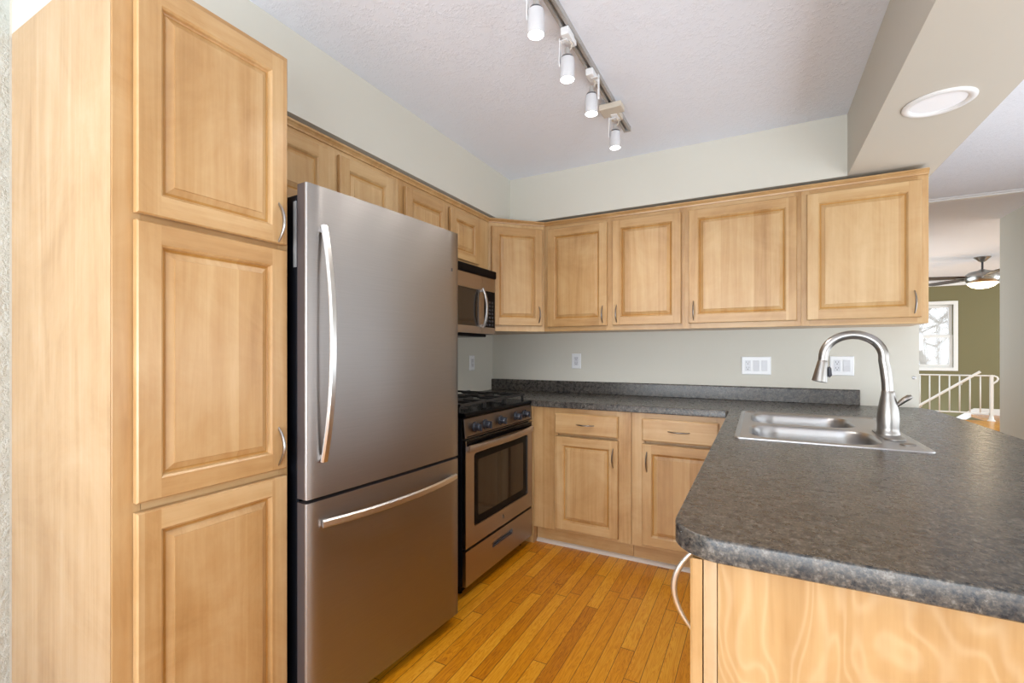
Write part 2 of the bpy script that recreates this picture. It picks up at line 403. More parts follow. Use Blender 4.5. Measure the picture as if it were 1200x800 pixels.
# ---- crown strip running along the tops
cr = MB(); A = FY-.0175
def strip(pts, off0, off1, z0, z1):
    """pts: face polyline; offset outwards"""
    out = []
    for off in (off0, off1):
        q = []
        for i, p in enumerate(pts):
            ns = []
            for k in (i-1, i):
                if 0 <= k < len(pts)-1:
                    dx, dy = pts[k+1][0]-pts[k][0], pts[k+1][1]-pts[k][1]; l = math.hypot(dx, dy); ns.append((dy/l, -dx/l))
            nx = sum(n[0] for n in ns); ny = sum(n[1] for n in ns); l = math.hypot(nx, ny); nx /= l; ny /= l
            cs = nx*ns[0][0]+ny*ns[0][1]; q.append((p[0]+nx*off/cs, p[1]+ny*off/cs))
        out.append(q)
    return out
face = [(.325, -2.328), (.325, -.6105), (.611, -.325), (2.671, -.325)]
rings = []
prof = [(.0005, 2.094), (.007, 2.094), (.009, 2.101), (.014, 2.108), (.019, 2.113), (.019, 2.121), (.0005, 2.121)]
loops = [strip(face, o_, o_, 0, 0)[0] for o_, z in prof]
rings = [[(loops[k][i][0], loops[k][i][1], prof[k][1]) for k in range(len(prof))] for i in range(len(face))]
cr.loft(rings, 0, False)
tag(obj('crown_moulding', cr, 'maple_h'), 'thin maple moulding running along the tops of the wall cabinets', 'moulding')

# ---- pantry (faces +x)
PY0, PY1 = -2.785, -2.331
t_ = thing('pantry_cabinet', 'tall maple pantry cabinet with three raised-panel doors left of the fridge', 'cabinet', (.61, PY0, 0), R(90))
W_ = PY1-PY0
carcass(t_, 0, W_, .608, 0, 2.150, [op(.045, .434, .11, .838), op(.045, .434, .857, 1.537), op(.045, .434, 1.553, 2.10)])
obj('end_panel', MB().box(-.0015, -.0002, .003, .606, .0, 2.149), 'maple_pale', t_)
door(t_, .040, .438, .115, .835, 0)
door(t_, .040, .438, .858, 1.535, 0, .408, .93, .115)
door(t_, .040, .438, 1.552, 2.125, 0, .408, 1.617, .118)

# ---- base cabinets on the back wall
BG = 'maple base cabinets under the worktop'
def base(label, x0, x1, xs, side):
    t_ = thing('base_cabinet', label, 'cabinet', (x0, -.61, 0), 0, BG)
    a, b = xs[0]-x0, xs[1]-x0
    carcass(t_, 0, x1-x0, .608, .108, .873, [op(a, b, .125, .702), op(a, b, .690, .845, .012)])
    obj('toe_kick', MB().box(0, x1-x0, .055, .075, 0, .1075), 'maple_h', t_)
    drawer(t_, a, b, .717, .843, 0)
    door(t_, a, b, .128, .700, 0, (b-.028) if side > 0 else a+.028, .60)
base('maple base cabinet with drawer and door right beside the stove', .664, 1.284, (.815, 1.211), 1)
base('maple base cabinet with drawer and door, partly hidden by the peninsula', 1.2865, 1.86, (1.348, 1.747), -1)
# blind corner behind the stove carries the counter
t_ = thing('corner_base_cabinet', 'blind corner base box under the worktop behind the stove', 'cabinet', (.002, -.61, 0))
obj('carcass', MB().box(0, .66, .0, .608, .0, .874), 'maple_v', t_)

# ---- peninsula
PE = -2.432
t_ = thing('peninsula_cabinet', 'maple peninsula base with end panel beneath the rounded worktop corner', 'cabinet', (1.850, PE, 0), R(-90))
# local x -> world -y ... front faces -x ; local y -> world +x
L_ = .0
m = MB(); m.box(-1.795, -.93, .02, .60, .10, .70); m.box(-.93, -.0, .02, .62, .10, .873); m.box(-1.795, -.93, .601, .62, .10, .873); m.box(-1.795, -.0, 0, .018, .10, .873)
obj('carcass', m, 'maple_v', t_, bevel=.001, bseg=1)
obj('end_panel', MB().box(.0005, .010, .022, .62, .0, .8735), 'maple_veneer', t_)
obj('stile', MB().box(.0005, .012, .0, .0205, .0, .8735), 'maple_pale', t_)
obj('toe_kick', MB().box(-1.795, 0, .06, .62, 0, .099), 'maple_h', t_)
for (a, b, s) in ((-.40, .004, 1), (-.85, -.44, -1)):
    o = obj('door', door_mesh(b-a, .74), ('maple_v', 'maple_h', 'maple_groove'), t_, (a, -.003, .120))
    if s > 0: pull(o, b-a-.045, .66, length=.15, bulge=.036, mat='satin', rad=.0045)
obj('sink_front', door_mesh(.80, .74), ('maple_v', 'maple_h', 'maple_groove'), t_, (-1.70, -.003, .120))

# ------------------------------------------------------------------ worktop
def arc(cx, cy, r, a0, a1, n=8): return [(cx+r*math.cos(R(a0+(a1-a0)*i/n)), cy+r*math.sin(R(a0+(a1-a0)*i/n))) for i in range(n+1)]
def offset(poly, d):
    n = len(poly); out = []
    for i in range(n):
        p0, p, p1 = poly[i-1], poly[i], poly[(i+1) % n]
        d0 = Vector((p[0]-p0[0], p[1]-p0[1])).normalized(); d1 = Vector((p1[0]-p[0], p1[1]-p[1])).normalized()
        n0 = Vector((-d0.y, d0.x)); n1 = Vector((-d1.y, d1.x)); b = (n0+n1).normalized(); c = max(.3, b.dot(n0))
        out.append((p[0]+b.x*d/c, p[1]+b.y*d/c))
    return out
def rrect(x0, x1, y0, y1, r, n=8):
    return arc(x1-r, y1-r, r, 0, 90, n)+arc(x0+r, y1-r, r, 90, 180, n)+arc(x0+r, y0+r, r, 180, 270, n)+arc(x1-r, y0+r, r, 270, 360, n)
import bmesh
def fill(loops, z, name='tmp'):
    bm = bmesh.new(); ed = []
    for lp in loops:
        vs_ = [bm.verts.new((x, y, z)) for x, y in lp]
        ed += [bm.edges.new((vs_[i], vs_[(i+1) % len(vs_)])) for i in range(len(vs_))]
    bmesh.ops.triangle_fill(bm, edges=ed, use_beauty=True, use_dissolve=False)
    bm.verts.index_update(); v = [tuple(q.co) for q in bm.verts]; f = [tuple(q.index for q in fa.verts) for fa in bm.faces]
    bm.free(); return v, f
XP, XQ, YE = 1.797, 2.752, -2.478
outline = [(.0015, -.0015), (.0015, -.619), (.662, -.619)]+[(.668, -.632), (.70, -.635)]+arc(XP-.02, -.655, .02, 90, 0, 4)+arc(XP+.085, YE+.085, .085, 180, 270, 10)+arc(XQ-.06, YE+.06, .06, 270, 360, 6)+[(XQ, -.10), (2.715, -.0015)]
zb, zt = .8745, .914
m = MB(); O = [outline]; rr = [(0, zb+.003), (0, zt-.0035), (.0006, zt-.0016), (.002, zt-.0004), (.0035, zt)]
ring = [[(x, y, z) for x, y in offset(outline, d)] for d, z in [(.004, zb)]+rr]
m.loft(ring, 0, True, False, False)
hole = [(1.875, -1.455), (2.39, -1.455), (2.39, -.675), (1.875, -.675)]
top_loop = offset(outline, .0035); bot_loop = offset(outline, .004)
m.add(*fill([top_loop, hole], zt)); m.add(*fill([bot_loop, hole], zb))
m.loft([[(x, y, zb) for x, y in hole], [(x, y, zt) for x, y in hole]], 0, False, False, False)
ct = thing('countertop', 'dark grey speckled laminate worktop running along the wall and out over the peninsula', 'countertop', (0, 0, .8745))
o = obj('worktop', m, 'laminate', ct); o.location = (0, 0, -.8745)
bs = MB().prism_ax([(-.0015, .9145), (-.022, .9145), (-.022, .996), (-.019, 1.002), (-.0015, 1.003)], .0015, 2.446, 0)
o = obj('backsplash', bs, 'laminate', ct, bevel=.002); o.location = (0, 0, -.8745)

# ------------------------------------------------------------------ sink
sk = thing('sink', 'double-bowl stainless drop-in sink in the peninsula worktop', 'sink', (1.855, -1.475, .9142))
SW, SL = .552, .823
m = MB()
b1 = rrect(.045, .445, .045, .385, .105); b2 = rrect(.045, .430, .425, .775, .100)
ol = rrect(0, SW, 0, SL, .02, 4)
m.loft([[(x, y, .0) for x, y in ol], [(x, y, .004) for x, y in offset(ol, .001)], [(x, y, .0055) for x, y in offset(ol, .004)], [(x, y, .0045) for x, y in offset(ol, .014)], [(x, y, .002) for x, y in offset(ol, .018)]], 0, True, False, False)
m.add(*fill([offset(ol, .018), b1, b2], .002))
for b, dep in ((b1, .18), (b2, .17)):
    rg = []
    for d, z in ((0, .002), (.004, .0), (.009, -.008), (.012, -.03), (.020, -dep+.05), (.028, -dep+.02), (.048, -dep+.004), (.075, -dep)):
        rg.append([(x, y, z) for x, y in offset(b, d)])
    m.loft(rg, 0, True, False, True)
obj('basin', m, 'sink', sk)
for cx, cy, dep in ((.245, .215, .18), (.238, .60, .17)):
    obj('drain', MB().lathe([(.042, 0), (.042, .003), (.034, .003), (.03, -.002+.0005), (.0005, .0005)], (cx, cy, -dep+.0005)), 'nickel', sk)
obj('hole_cover', MB().lathe([(.021, 0), (.021, .003), (.014, .006), (.0005, .0065)], (.508, .115, .0025)), 'nickel', sk)
# ------------------------------------------------------------------ faucet
FXp, FYp = 2.347, -1.175
fc = thing('faucet', 'brushed nickel pull-down gooseneck faucet on the sink deck', 'faucet', (FXp, FYp, .9165))
obj('deck_plate', MB().prism([(x, y) for x, y in rrect(-.030, .030, -.125, .125, .0295)], 0, .006, 0, True), 'nickel', fc, bevel=.002)
obj('body', MB().lathe([(.036, .006), (.036, .011), (.033, .016), (.0325, .03), (.0335, .06), (.031, .09), (.025, .125), (.0205, .152), (.0195, .160), (.0185, .162)], n=28), 'nickel', fc)
P = [(-.001, 0, .158), (-.003, 0, .20), (-.008, 0, .245), (-.013, 0, .275)]
cxx, czz, ra = -.104, .285, .0915
for i in range(17):
    a = R(2+176*i/16); P.append((cxx+ra*math.cos(a), 0, czz+ra*math.sin(a)*.90))
P.append((-.197, 0, .272))
obj('spout', MB().tube(P, [.0172]*3+[.0162]*(len(P)-3), 16, up=(0, 1, 0)), 'nickel', fc)
q = MB().tube([(-.1965, 0, .272), (-.1975, 0, .268), (-.1985, 0, .262), (-.206, 0, .205), (-.208, 0, .192), (-.2085, 0, .189)], [.0145, .0160, .0172, .0245, .0262, .022], 20, up=(0, 1, 0))
sh = obj('spray_head', q, 'nickel', fc)
obj('spray_button', MB().tube([(-.178, 0, .247), (-.176, 0, .24), (-.1745, 0, .215), (-.178, 0, .208)], [.004, .006, .007, .004], 8, up=(0, 1, 0)), 'slot', sh)
obj('lever', MB().tube([(.018, 0, .105), (.032, 0, .118), (.045, -.002, .131), (.058, -.004, .142), (.066, -.005, .147)], [.012, .013, .0155, .0155, .009], 12, flat=.6, up=(0, 1, 0)), 'nickel', fc)

# ------------------------------------------------------------------ fridge
FA = 3.86
fr = thing('refrigerator', 'stainless steel bottom-freezer refrigerator standing between pantry and stove', 'refrigerator', (.6925, -2.3259, 0), R(90-FA))
FW = .757
# local x along the front to the right (world +y), -y outwards
m = MB(); m.box(.006, FW-.006, .056, .60, .04, 1.722)
obj('cabinet_body', m, 'black_body', fr, bevel=.006)
obj('toe_grille', MB().box(.02, FW-.02, .045, .07, .012, .05), 'black', fr)
for px in (.06, FW-.06):
    obj('foot', MB().lathe([(.018, 0), (.018, .012), (.008, .016), (.008, .04)], (px, .09, 0), 14), 'black', fr)
    obj('foot', MB().lathe([(.018, 0), (.018, .012), (.008, .016), (.008, .04)], (px, .55, 0), 14), 'black', fr)
def fdoor(name, z0, z1):
    m = MB(); e = .004
    # front skin slightly bowed, wraps the side as a bright edge; grey sides
    N = 14; pts = [(0, .046), (0, .010), (.0015, .004), (.006, .0)]
    pts += [(.006+(FW-.012)*i/N, -.006*math.sin(PI*i/N)) for i in range(1, N)]
    pts += [(FW-.006, 0), (FW-.0015, .004), (FW, .010), (FW, .046)]
    n = len(pts)
    m.add([(x, y, z) for z in (z0, z1) for x, y in pts], [tuple(range(n)), tuple(range(2*n-1, n-1, -1))], 1)
    v = [(x, y, z) for z in (z0, z1) for x, y in pts]
    for i in range(n):
        j = (i+1) % n; side = i in (0, n-2, n-1)
        m.add([v[i], v[j], v[n+j], v[n+i]], [(0, 1, 2, 3)], 1 if side else 0, not side)
    return obj(name, m, ('steel', 'gray_side'), fr)
d1 = fdoor('door', .757, 1.749)
d2 = fdoor('freezer_drawer', .052, .745)
obj('gasket', MB().box(.012, FW-.012, .0465, .0555, .06, 1.74), 'black', fr)
def bow(p0, p1, out, wid, thick, parent, n=24, mat='satin'):
    P0, P1 = Vector(p0), Vector(p1); m = MB(); rings = []; ax = (P1-P0).normalized(); o_ = Vector((0, -1, 0)); sd = ax.cross(o_).normalized()
    for i in range(n+1):
        k = i/n; b = out*(1-abs(2*k-1)**2.2)+.012; c = P0.lerp(P1, k)+o_*b
        sl = (out*2.2*2*abs(2*k-1)**1.2*(1 if k < .5 else -1))/(P1-P0).length
        tdir = (ax+o_*sl).normalized(); nn = tdir.cross(sd).normalized()
        rings.append([tuple(c+sd*x*wid/2+nn*y*thick/2) for x, y in ((-1, -.3), (-.6, -1), (.6, -1), (1, -.3), (1, .3), (.6, 1), (-.6, 1), (-1, .3))])
    m.loft(rings, 0, True)
    for P_ in (P0, P1):
        s_ = ax*(.014 if P_ is P0 else -.014)
        c = P_+s_; m.bar(c+Vector((0, .001, 0)), c+o_*.016, wid*.6, wid*.6)
    return obj('handle', m, mat, parent, bevel=0)
bow((.055, 0, .870), (.055, 0, 1.622), .045, .024, .014, d1)
bow((.050, 0, .672), (.722, 0, .672), .040, .026, .014, d2)
obj('emblem', MB().box(.704, .709, -.0035, -.001, 1.574, 1.588), 'slot', d1)
lb = MB().box(.0035, .0058, .057, .073, 1.49, 1.70)
lb.v = lb.v[:]
obj('sticker', lb, 'label', fr)

# ------------------------------------------------------------------ stove
st = thing('gas_range', 'stainless gas range with five dark knobs between fridge and corner', 'stove', (.640, -1.392, 0), R(90))
SWd = .762   # local x from 0 to SWd ; front plane of body y=0 ; doors to y=-.02
obj('body', MB().box(.003, SWd-.003, .002, .62, .055, .895), 'black_body', st, bevel=.003)
for px in (.05, SWd-.05):
    for py in (.05, .56): obj('foot', MB().lathe([(.016, 0), (.016, .02), (.01, .022), (.01, .06)], (px, py, 0), 12), 'black', st)
obj('kick_plate', MB().box(.02, SWd-.02, .03, .045, .012, .056), 'black', st)
ck = MB().box(0, SWd, -.018, .62, .893, .915)
cook = obj('cooktop', ck, 'black', st, bevel=.006)
# angled control panel
cp = MB().prism_ax([(-.020, .790), (.001, .790), (.001, .892), (-.005, .892), (-.012, .887)], 0, SWd, 0)
M['steel_reflecting_dark'] = steel('control_panel_steel_with_reflection', (.20, .165, .145), .35, 0)  # range steel darkened, a dark reflection put into the base colour
cpo = obj('control_panel', cp, 'steel_reflecting_dark', st, bevel=.003)
obj('panel_strip', MB().box(.02, SWd-.02, -.0215, -.018, .795, .8), 'black', cpo)
for i, kx in enumerate((.095, .195, .360, .545, .660)):
    k = MB(); z = .838; y = -.0165
    k.lathe([(.027, y+.004), (.027, y-.004), (.020, y-.008), (.019, y-.030), (.016, y-.034), (.0005, y-.034)], (kx, 0, z), 22, 'y')
    k.box(kx-.0045, kx+.0045, y-.041, y-.030, z-.018, z+.018)
    obj('knob', k, 'knob', st)
# burners and grates
for bx, by, br in ((.17, .16, .045), (.17, .44, .036), (.59, .16, .05), (.59, .44, .036), (.38, .30, .042)):
    b = MB().lathe([(br*1.5, .9155), (br*1.45, .919), (br, .921), (br, .933), (br*.9, .937), (.0005, .938)], (bx, by, 0), 20)
    obj('burner', b, 'iron', st)
for g0, g1 in ((.022, .262), (.268, .494), (.500, .740)):
    gm = MB(); z = .951; y0_, y1_ = .03, .585; r_ = .0062
    def gb(p, q): gm.bar(p, q, .012, .012)
    gb((g0, y0_, z), (g1, y0_, z)); gb((g0, y1_, z), (g1, y1_, z)); gb((g0+.006, y0_, z), (g0+.006, y1_, z)); gb((g1-.006, y0_, z), (g1-.006, y1_, z))
    gb((g0, (y0_+y1_)/2, z), (g1, (y0_+y1_)/2, z)); mid = (g0+g1)/2
    for yc in (.165, .44):
        gb((g0, yc, z+.004), (mid-.03, yc, z+.004)); gb((g1, yc, z+.004), (mid+.03, yc, z+.004)); gb((mid, yc-.125, z+.004), (mid, yc-.03, z+.004)); gb((mid, yc+.03, z+.004), (mid, yc+.125, z+.004))
    for gx in (g0+.006, g1-.006):
        for gy in (y0_+.006, y1_-.006): gm.box(gx-.006, gx+.006, gy-.006, gy+.006, .9155, z-.004)
    obj('grate', gm, 'iron', st)
# oven door with window hole
od = MB(); x0, x1, z0, z1 = .004, SWd-.004, .246, .780; a0, a1, c0, c1 = .080, .700, .335, .706
def frame_door(mb, x0, x1, z0, z1, a0, a1, c0, c1, y0, y1):
    mb.box(x0, a0, y0, y1, z0, z1); mb.box(a1, x1, y0, y1, z0, z1); mb.box(a0, a1, y0, y1, z0, c0); mb.box(a0, a1, y0, y1, c1, z1)
# rounded-corner opening through one filled plate
pl = [(x, y) for x, y in [(x0, z0), (x1, z0), (x1, z1), (x0, z1)]]; hl = rrect(a0, a1, c0, c1, .018, 5)
v, f = fill([pl, hl], 0)
for yy in (-.020, -.001): od.add([(x, yy, y) for x, y, z in v], f)
od.loft([[(x, -.020, y) for x, y in pl], [(x, -.001, y) for x, y in pl]], 0, False, False, False)
od.loft([[(x, -.020, y) for x, y in hl], [(x, -.010, y) for x, y in hl]], 0, False, False, False)
ovd = obj('oven_door', od, 'steel2', st)
obj('window', MB().box(a0-.004, a1+.004, -.013, -.008, c0-.004, c1+.004), 'glass_dark', ovd)
obj('window_border', (lambda q: (q.add([(x, -.0135, z) for x, z in rrect(a0+.002, a1-.002, c0+.002, c1-.002, .016, 5)]+[(x, -.0135, z) for x, z in rrect(a0+.05, a1-.05, c0+.04, c1-.04, .012, 5)], [(i, (i+1) % 24, 24+(i+1) % 24, 24+i) for i in range(24)]), q)[1])(MB()), 'black', ovd)
obj('top_strip', MB().box(.012, SWd-.012, -.0215, -.0195, .752, .779), 'black', ovd)
bow((.020, -.018, .738), (SWd-.020, -.018, .738), .030, .036, .014, ovd, mat='steel2')
rg = MB(); rg.lathe([(.013, -.0205), (.013, -.0212), (.0105, -.0212), (.0105, -.0205)], (.385, 0, .292), 24, 'y'); rg.box(.380, .3825, -.0212, -.0203, .286, .299); rg.box(.3825, .391, -.0212, -.0203, .286, .2885)
obj('emblem', rg, 'grey_metal', ovd)
dr = MB(); pl = [(x0, .058), (x1, .058), (x1, .232), (x0, .232)]; hl = [(.265, .158), (.495, .158), (.495, .190), (.265, .190)]
v, f = fill([pl, hl], 0)
dr.add([(x, -.020, y) for x, y, z in v], f); dr.add([(x, -.001, y) for x, y in pl], [(0, 1, 2, 3)])
dr.loft([[(x, -.020, y) for x, y in pl], [(x, -.001, y) for x, y in pl]], 0, False, False, False)
dr.loft([[(x, -.020, y) for x, y in hl], [(x, -.004, y) for x, y in hl]], 1, False, False, True)
dro = obj('drawer', dr, ('steel2', 'grey_metal'), st)
obj('recessed_handle', MB().box(.270, .490, -.0195, -.0045, .160, .166), 'slot', dro)

# ------------------------------------------------------------------ microwave
mw = thing('microwave', 'stainless over-range microwave under the short cabinet', 'microwave', (.385, -1.410, 1.315), R(90))
MW = .757; MH = .432
obj('body', MB().box(0, MW, .0, .383, .018, MH), 'black_body', mw, bevel=.003)
obj('vent_strip', MB().box(-.002, MW+.002, -.028, -.0005, MH-.052, MH-.001), 'black', mw, bevel=.008)
obj('underside_vent', MB().box(.04, MW-.10, -.01, .33, .0, .0175), 'black', mw, bevel=.006)
DZ0, DZ1 = .020, MH-.054
dm = MB(); px = .590
pl = [(.002, DZ0), (px, DZ0), (px, DZ1), (.002, DZ1)]; hl = [(.045, .064), (px-.035, .064), (px-.035, .290), (.045, .290)]
v, f = fill([pl, hl], 0)
dm.add([(x, -.018, y) for x, y, z in v], f); dm.add([(x, -.001, y) for x, y in pl], [(0, 1, 2, 3)])
dm.loft([[(x, -.018, y) for x, y in pl], [(x, -.001, y) for x, y in pl]], 0, False, False, False)
dm.loft([[(x, -.018, y) for x, y in hl], [(x, -.008, y) for x, y in hl]], 0, False, False, False)
md = obj('door', dm, 'steel2', mw)
obj('window', MB().box(.041, px-.031, -.013, -.007, .060, .294), 'glass_dark', md)
bow((px-.006, -.018, .055), (px-.006, -.018, .300), .028, .022, .012, md, 16, 'grey_metal')
pm = MB().box(px+.003, MW-.002, -.018, -.001, DZ0, DZ1)
pmo = obj('control_panel', pm, 'steel2', mw)
kp = MB().box(px+.030, MW-.012, -.021, -.0182, .062, .292)
kpo = obj('keypad', kp, 'black', pmo)
for r_ in range(7):
    for c_ in range(3):
        obj('key', MB().box(px+.040+c_*.036, px+.064+c_*.036, -.0222, -.0211, .072+r_*.024, .086+r_*.024), 'knob', kpo)

# ------------------------------------------------------------------ outlets
def plate(name, label, loc, rot, kinds, cat='outlet'):
    n = len(kinds); W_ = .0715+.046*(n-1)
    if n == 3: W_ = .164
    t_ = thing(name, label, cat, loc, rot); H = .113
    m = MB(); m.loft([rect(0, W_, 0, H, 0, 0), rect(0, W_, 0, H, 0, -.003), rect(0, W_, 0, H, .004, -.006)], 0, False)
    obj('plate', m, 'plastic', t_)
    for i, k in enumerate(kinds):
        cx = W_/2+(i-(n-1)/2)*.046; cz = H/2
        ins = MB()
        if k == 'outlet':
            ins.box(cx-.0165, cx+.0165, -.0085, -.0062, cz-.033, cz+.033)
            ob = obj('receptacle', ins, 'switch', t_, bevel=.001)
            sl = MB()
            for dz in (-.017, .017):
                sl.box(cx-.008, cx-.006, -.0092, -.0086, cz+dz, cz+dz+.009); sl.box(cx+.006, cx+.008, -.0092, -.0086, cz+dz+.001, cz+dz+.009)
                sl.lathe([(.0028, -.0086), (.0028, -.0092)], (cx, 0, cz+dz-.006), 10, 'y')
            obj('slots', sl, 'slot', ob)
        elif k == 'rocker':
            ins.prism_ax([(-.0062, cz-.033), (-.0115, cz-.033), (-.0075, cz), (-.009, cz+.033), (-.0062, cz+.033)], cx-.0165, cx+.0165, 0)
            obj('rocker_switch', ins, 'switch', t_, bevel=.0008)
        elif k == 'toggle':
            ins.box(cx-.0165, cx+.0165, -.0078, -.0062, cz-.033, cz+.033); ins.box(cx-.010, cx+.010, -.0115, -.0078, cz-.006, cz+.026)
            obj('dimmer_switch', ins, 'switch', t_, bevel=.0008)
    return t_
plate('outlet_plate', 'single white duplex outlet on the back wall, above the left stretch of worktop', (.692, -.0008, 1.096), 0, ['outlet'])
plate('outlet_plate', 'wide three-gang white plate with outlet and two switches left of the faucet', (1.837, -.0008, 1.078), 0, ['outlet', 'rocker', 'toggle'])
plate('outlet_plate', 'two-gang white plate with outlet and rocker, partly behind the faucet', (2.303, -.0008, 1.083), 0, ['outlet', 'rocker'])
plate('outlet_plate', 'white outlet on the left wall under the microwave', (.0008, -.352, 1.08), R(90), ['outlet'])
# thermostat-like box on the wall end and screw hole
tb = MB().prism_ax([(1.225, 0), (1.330, 0), (1.328, .020), (1.300, .026), (1.255, .026), (1.227, .020)], .02, .10, 1) if False else None
t2 = MB().loft([[(2.7115, y, z) for y, z in rrect(.02, .10, 1.225, 1.330, .02, 4)], [(2.728, y, z) for y, z in rrect(.02, .10, 1.225, 1.330, .02, 4)], [(2.736, y, z) for y, z in rrect(.03, .09, 1.235, 1.320, .02, 4)]], 0, False)
tag(obj('wall_box', t2, 'plastic'), 'small white rounded plastic box on the end of the kitchen wall', 'wall box')
sh_ = MB().lathe([(.009, -.0005), (.009, -.0025), (.004, -.004), (.0005, -.004)], (2.690, 0, 1.078), 14, 'y')
tag(obj('wall_plug', sh_, 'grey_metal'), 'small grey plug near the right end of the kitchen wall', 'wall plug')

# ------------------------------------------------------------------ track lighting
TX = 1.290
tr = thing('ceiling_track', 'long pale ceiling track carrying four small spotlights', 'light track', (TX, -2.0, ZC))
tm = MB(); zt_ = -.0005
tm.prism_ax([(-.018, zt_), (-.018, -.024), (-.007, -.024), (-.007, -.008), (.007, -.008), (.007, -.024), (.018, -.024), (.018, zt_)], -1.2, 1.26, 1)
obj('track_rail', tm, 'grey_track', tr) if False else None
M['lamp_shell'] = plain('lamp_head_enamel', (.60, .60, .62), .35, 0, .02)
M['track'] = plain('track_paint', (.42, .40, .38), .4, .3, .05)
obj('track_rail', tm, 'track', tr)
obj('end_cap', MB().box(-.019, .019, 1.2605, 1.275, -.025, -.0005), 'track', tr)
cnm = MB().prism([(-.055, .93), (.055, .93), (.055, 1.0), (.028, 1.0), (.028, 1.075), (-.028, 1.075), (-.028, 1.02), (-.055, 1.02)], -.052, -.0245)
obj('feed_connector', cnm, 'old_plastic', tr, bevel=.003)
TL = ['nearest spotlight on the ceiling track, at the top edge of the picture', 'second-nearest spotlight on the ceiling track',
      'third spotlight along the ceiling track, just before the connector', 'farthest spotlight on the ceiling track, closest to the back wall']
def spot(label, y, tilt, side):
    t_ = thing('track_spotlight', label, 'spotlight', (TX, y, ZC-.0245), 0, 'spotlights on the ceiling track')
    ad = MB().box(-.016, .016, -.032, .032, -.030, 0).box(-.012, .012, .030, .070, -.020, 0)
    obj('adapter', ad, 'plastic', t_, bevel=.003)
    x = -.031*side
    br = MB().prism_ax([(-.006, -.022), (.010, -.022), (.008, -.120), (.002, -.130), (-.006, -.130), (-.010, -.120)], -.0, .003, 0)
    br.v = [(v_[0]+x, v_[1], v_[2]) for v_ in br.v]
    br.box(min(x, 0), max(x+.003, 0), -.006, .010, -.0335, -.0305)
    obj('bracket', br, 'plastic', t_)
    obj('neck', MB().lathe([(.009, -.066), (.011, -.090), (.019, -.094), (.0205, -.0985)], n=20), 'track', t_)
    obj('collar', MB().lathe([(.0215, -.0986), (.0222, -.1000), (.0222, -.1030), (.0215, -.1036)], n=20), 'slot', t_)
    obj('wire', MB().tube([(.004, .012, -.030), (.012, .02, -.040), (.010, .012, -.062), (.002, .002, -.075)], .0025, 8), 'old_plastic', t_)
    cy = MB().lathe([(.0215, -.1038), (.0255, -.106), (.0258, -.122), (.0272, -.125), (.0272, -.184), (.0258, -.185), (.0254, -.181)], n=28)
    cy.f = cy.f; obj('lamp_head', cy, 'lamp_shell', t_)
    obj('bulb', MB().lathe([(.0250, -.1812), (.0250, -.1835), (.018, -.1865), (.0005, -.1875)], n=24), 'glow', t_)
    d = bpy.data.lights.new('spot_lamp', 'SPOT'); d.energy = 5.5; d.color = (1, .93, .84); d.spot_size = R(150); d.spot_blend = .6; d.shadow_soft_size = .025
    lo = bpy.data.objects.new('spot_lamp', d); C.objects.link(lo); lo.parent = t_; lo.location = (0, 0, -.195)
for lbl, y, s in zip(TL, (-1.922, -1.640, -1.352, -.972), (1, 1, -1, 1)): spot(lbl, y, 0, s)
# recessed light
rl = thing('recessed_light', 'round white recessed light in the underside of the beam', 'ceiling light', (2.520, -1.045, SB))
obj('trim_ring', MB().lathe([(.106, -.0006), (.106, -.004), (.098, -.009), (.086, -.008), (.080, -.003), (.080, -.0006)], n=40), 'white', rl)
obj('lens', MB().lathe([(.0795, -.0008), (.0795, -.0016), (.0005, -.0018)], n=40), 'lens', rl)

# ------------------------------------------------------------------ living room beyond
wn = thing('window_1', 'x', 'window', (wx0, 9.0, wz0)); del wn['label']; del wn['category']; wn['kind'] = 'structure'
ww, wh = wx1-wx0, wz1-wz0
cs = MB(); cw = .068
cs.box(-cw, 0, -.022, -.0005, -cw, wh+cw); cs.box(ww, ww+cw, -.022, -.0005, -cw, wh+cw); cs.box(0, ww, -.022, -.0005, wh, wh+cw); cs.box(0, ww, -.026, -.0005, -cw, 0)
obj('window_casing', cs, 'white', wn, bevel=.005)
sm_ = MB()
def sash(mb, x0, x1, z0, z1, y0, y1, b):
    mb.box(x0, x0+b, y0, y1, z0, z1); mb.box(x1-b, x1, y0, y1, z0, z1); mb.box(x0+b, x1-b, y0, y1, z0, z0+b); mb.box(x0+b, x1-b, y0, y1, z1-b, z1)
sash(sm_, .0005, ww-.0005, .0005, wh/2+.02, .02, .05, .055); obj('window_sash', sm_, 'white', wn, bevel=.003)
sm_ = MB(); sash(sm_, .0005, ww-.0005, wh/2-.02, wh-.0005, .055, .085, .055); obj('window_sash', sm_, 'white', wn, bevel=.003)
obj('window_pane', MB().box(.05, ww-.05, .033, .037, .05, wh/2-.03), 'glass', wn)
obj('window_pane', MB().box(.05, ww-.05, .068, .072, wh/2+.03, wh-.05), 'glass', wn)
# railing
ry = 7.93
rl = thing('stair_railing', 'white metal railing with balusters and curled end guarding the stairwell', 'railing', (3.2, ry, 0))
def W2(x): return x-3.2
obj('top_rail', MB().tube([(0, 0, .800), (W2(5.57), 0, .800), (W2(5.61), 0, .798), (W2(5.645), 0, .778), (W2(5.655), 0, .745), (W2(5.64), 0, .71), (W2(5.60), 0, .675), (W2(5.585), 0, .655)], .014, 10, up=(0, 1, 0)), 'white', rl)
obj('bottom_rail', MB().tube([(0, 0, .135), (W2(5.56), 0, .135)], .012, 8, up=(0, 1, 0)), 'white', rl)
x = 5.425
while x > 3.25:
    obj('baluster', MB().tube([(W2(x), 0, .14), (W2(x), 0, .795)], .011, 8), 'white', rl); x -= .1385
obj('newel_post', MB().box(W2(5.57)-.022, W2(5.57)+.022, -.022, .022, .01, .815), 'white', rl, bevel=.003)
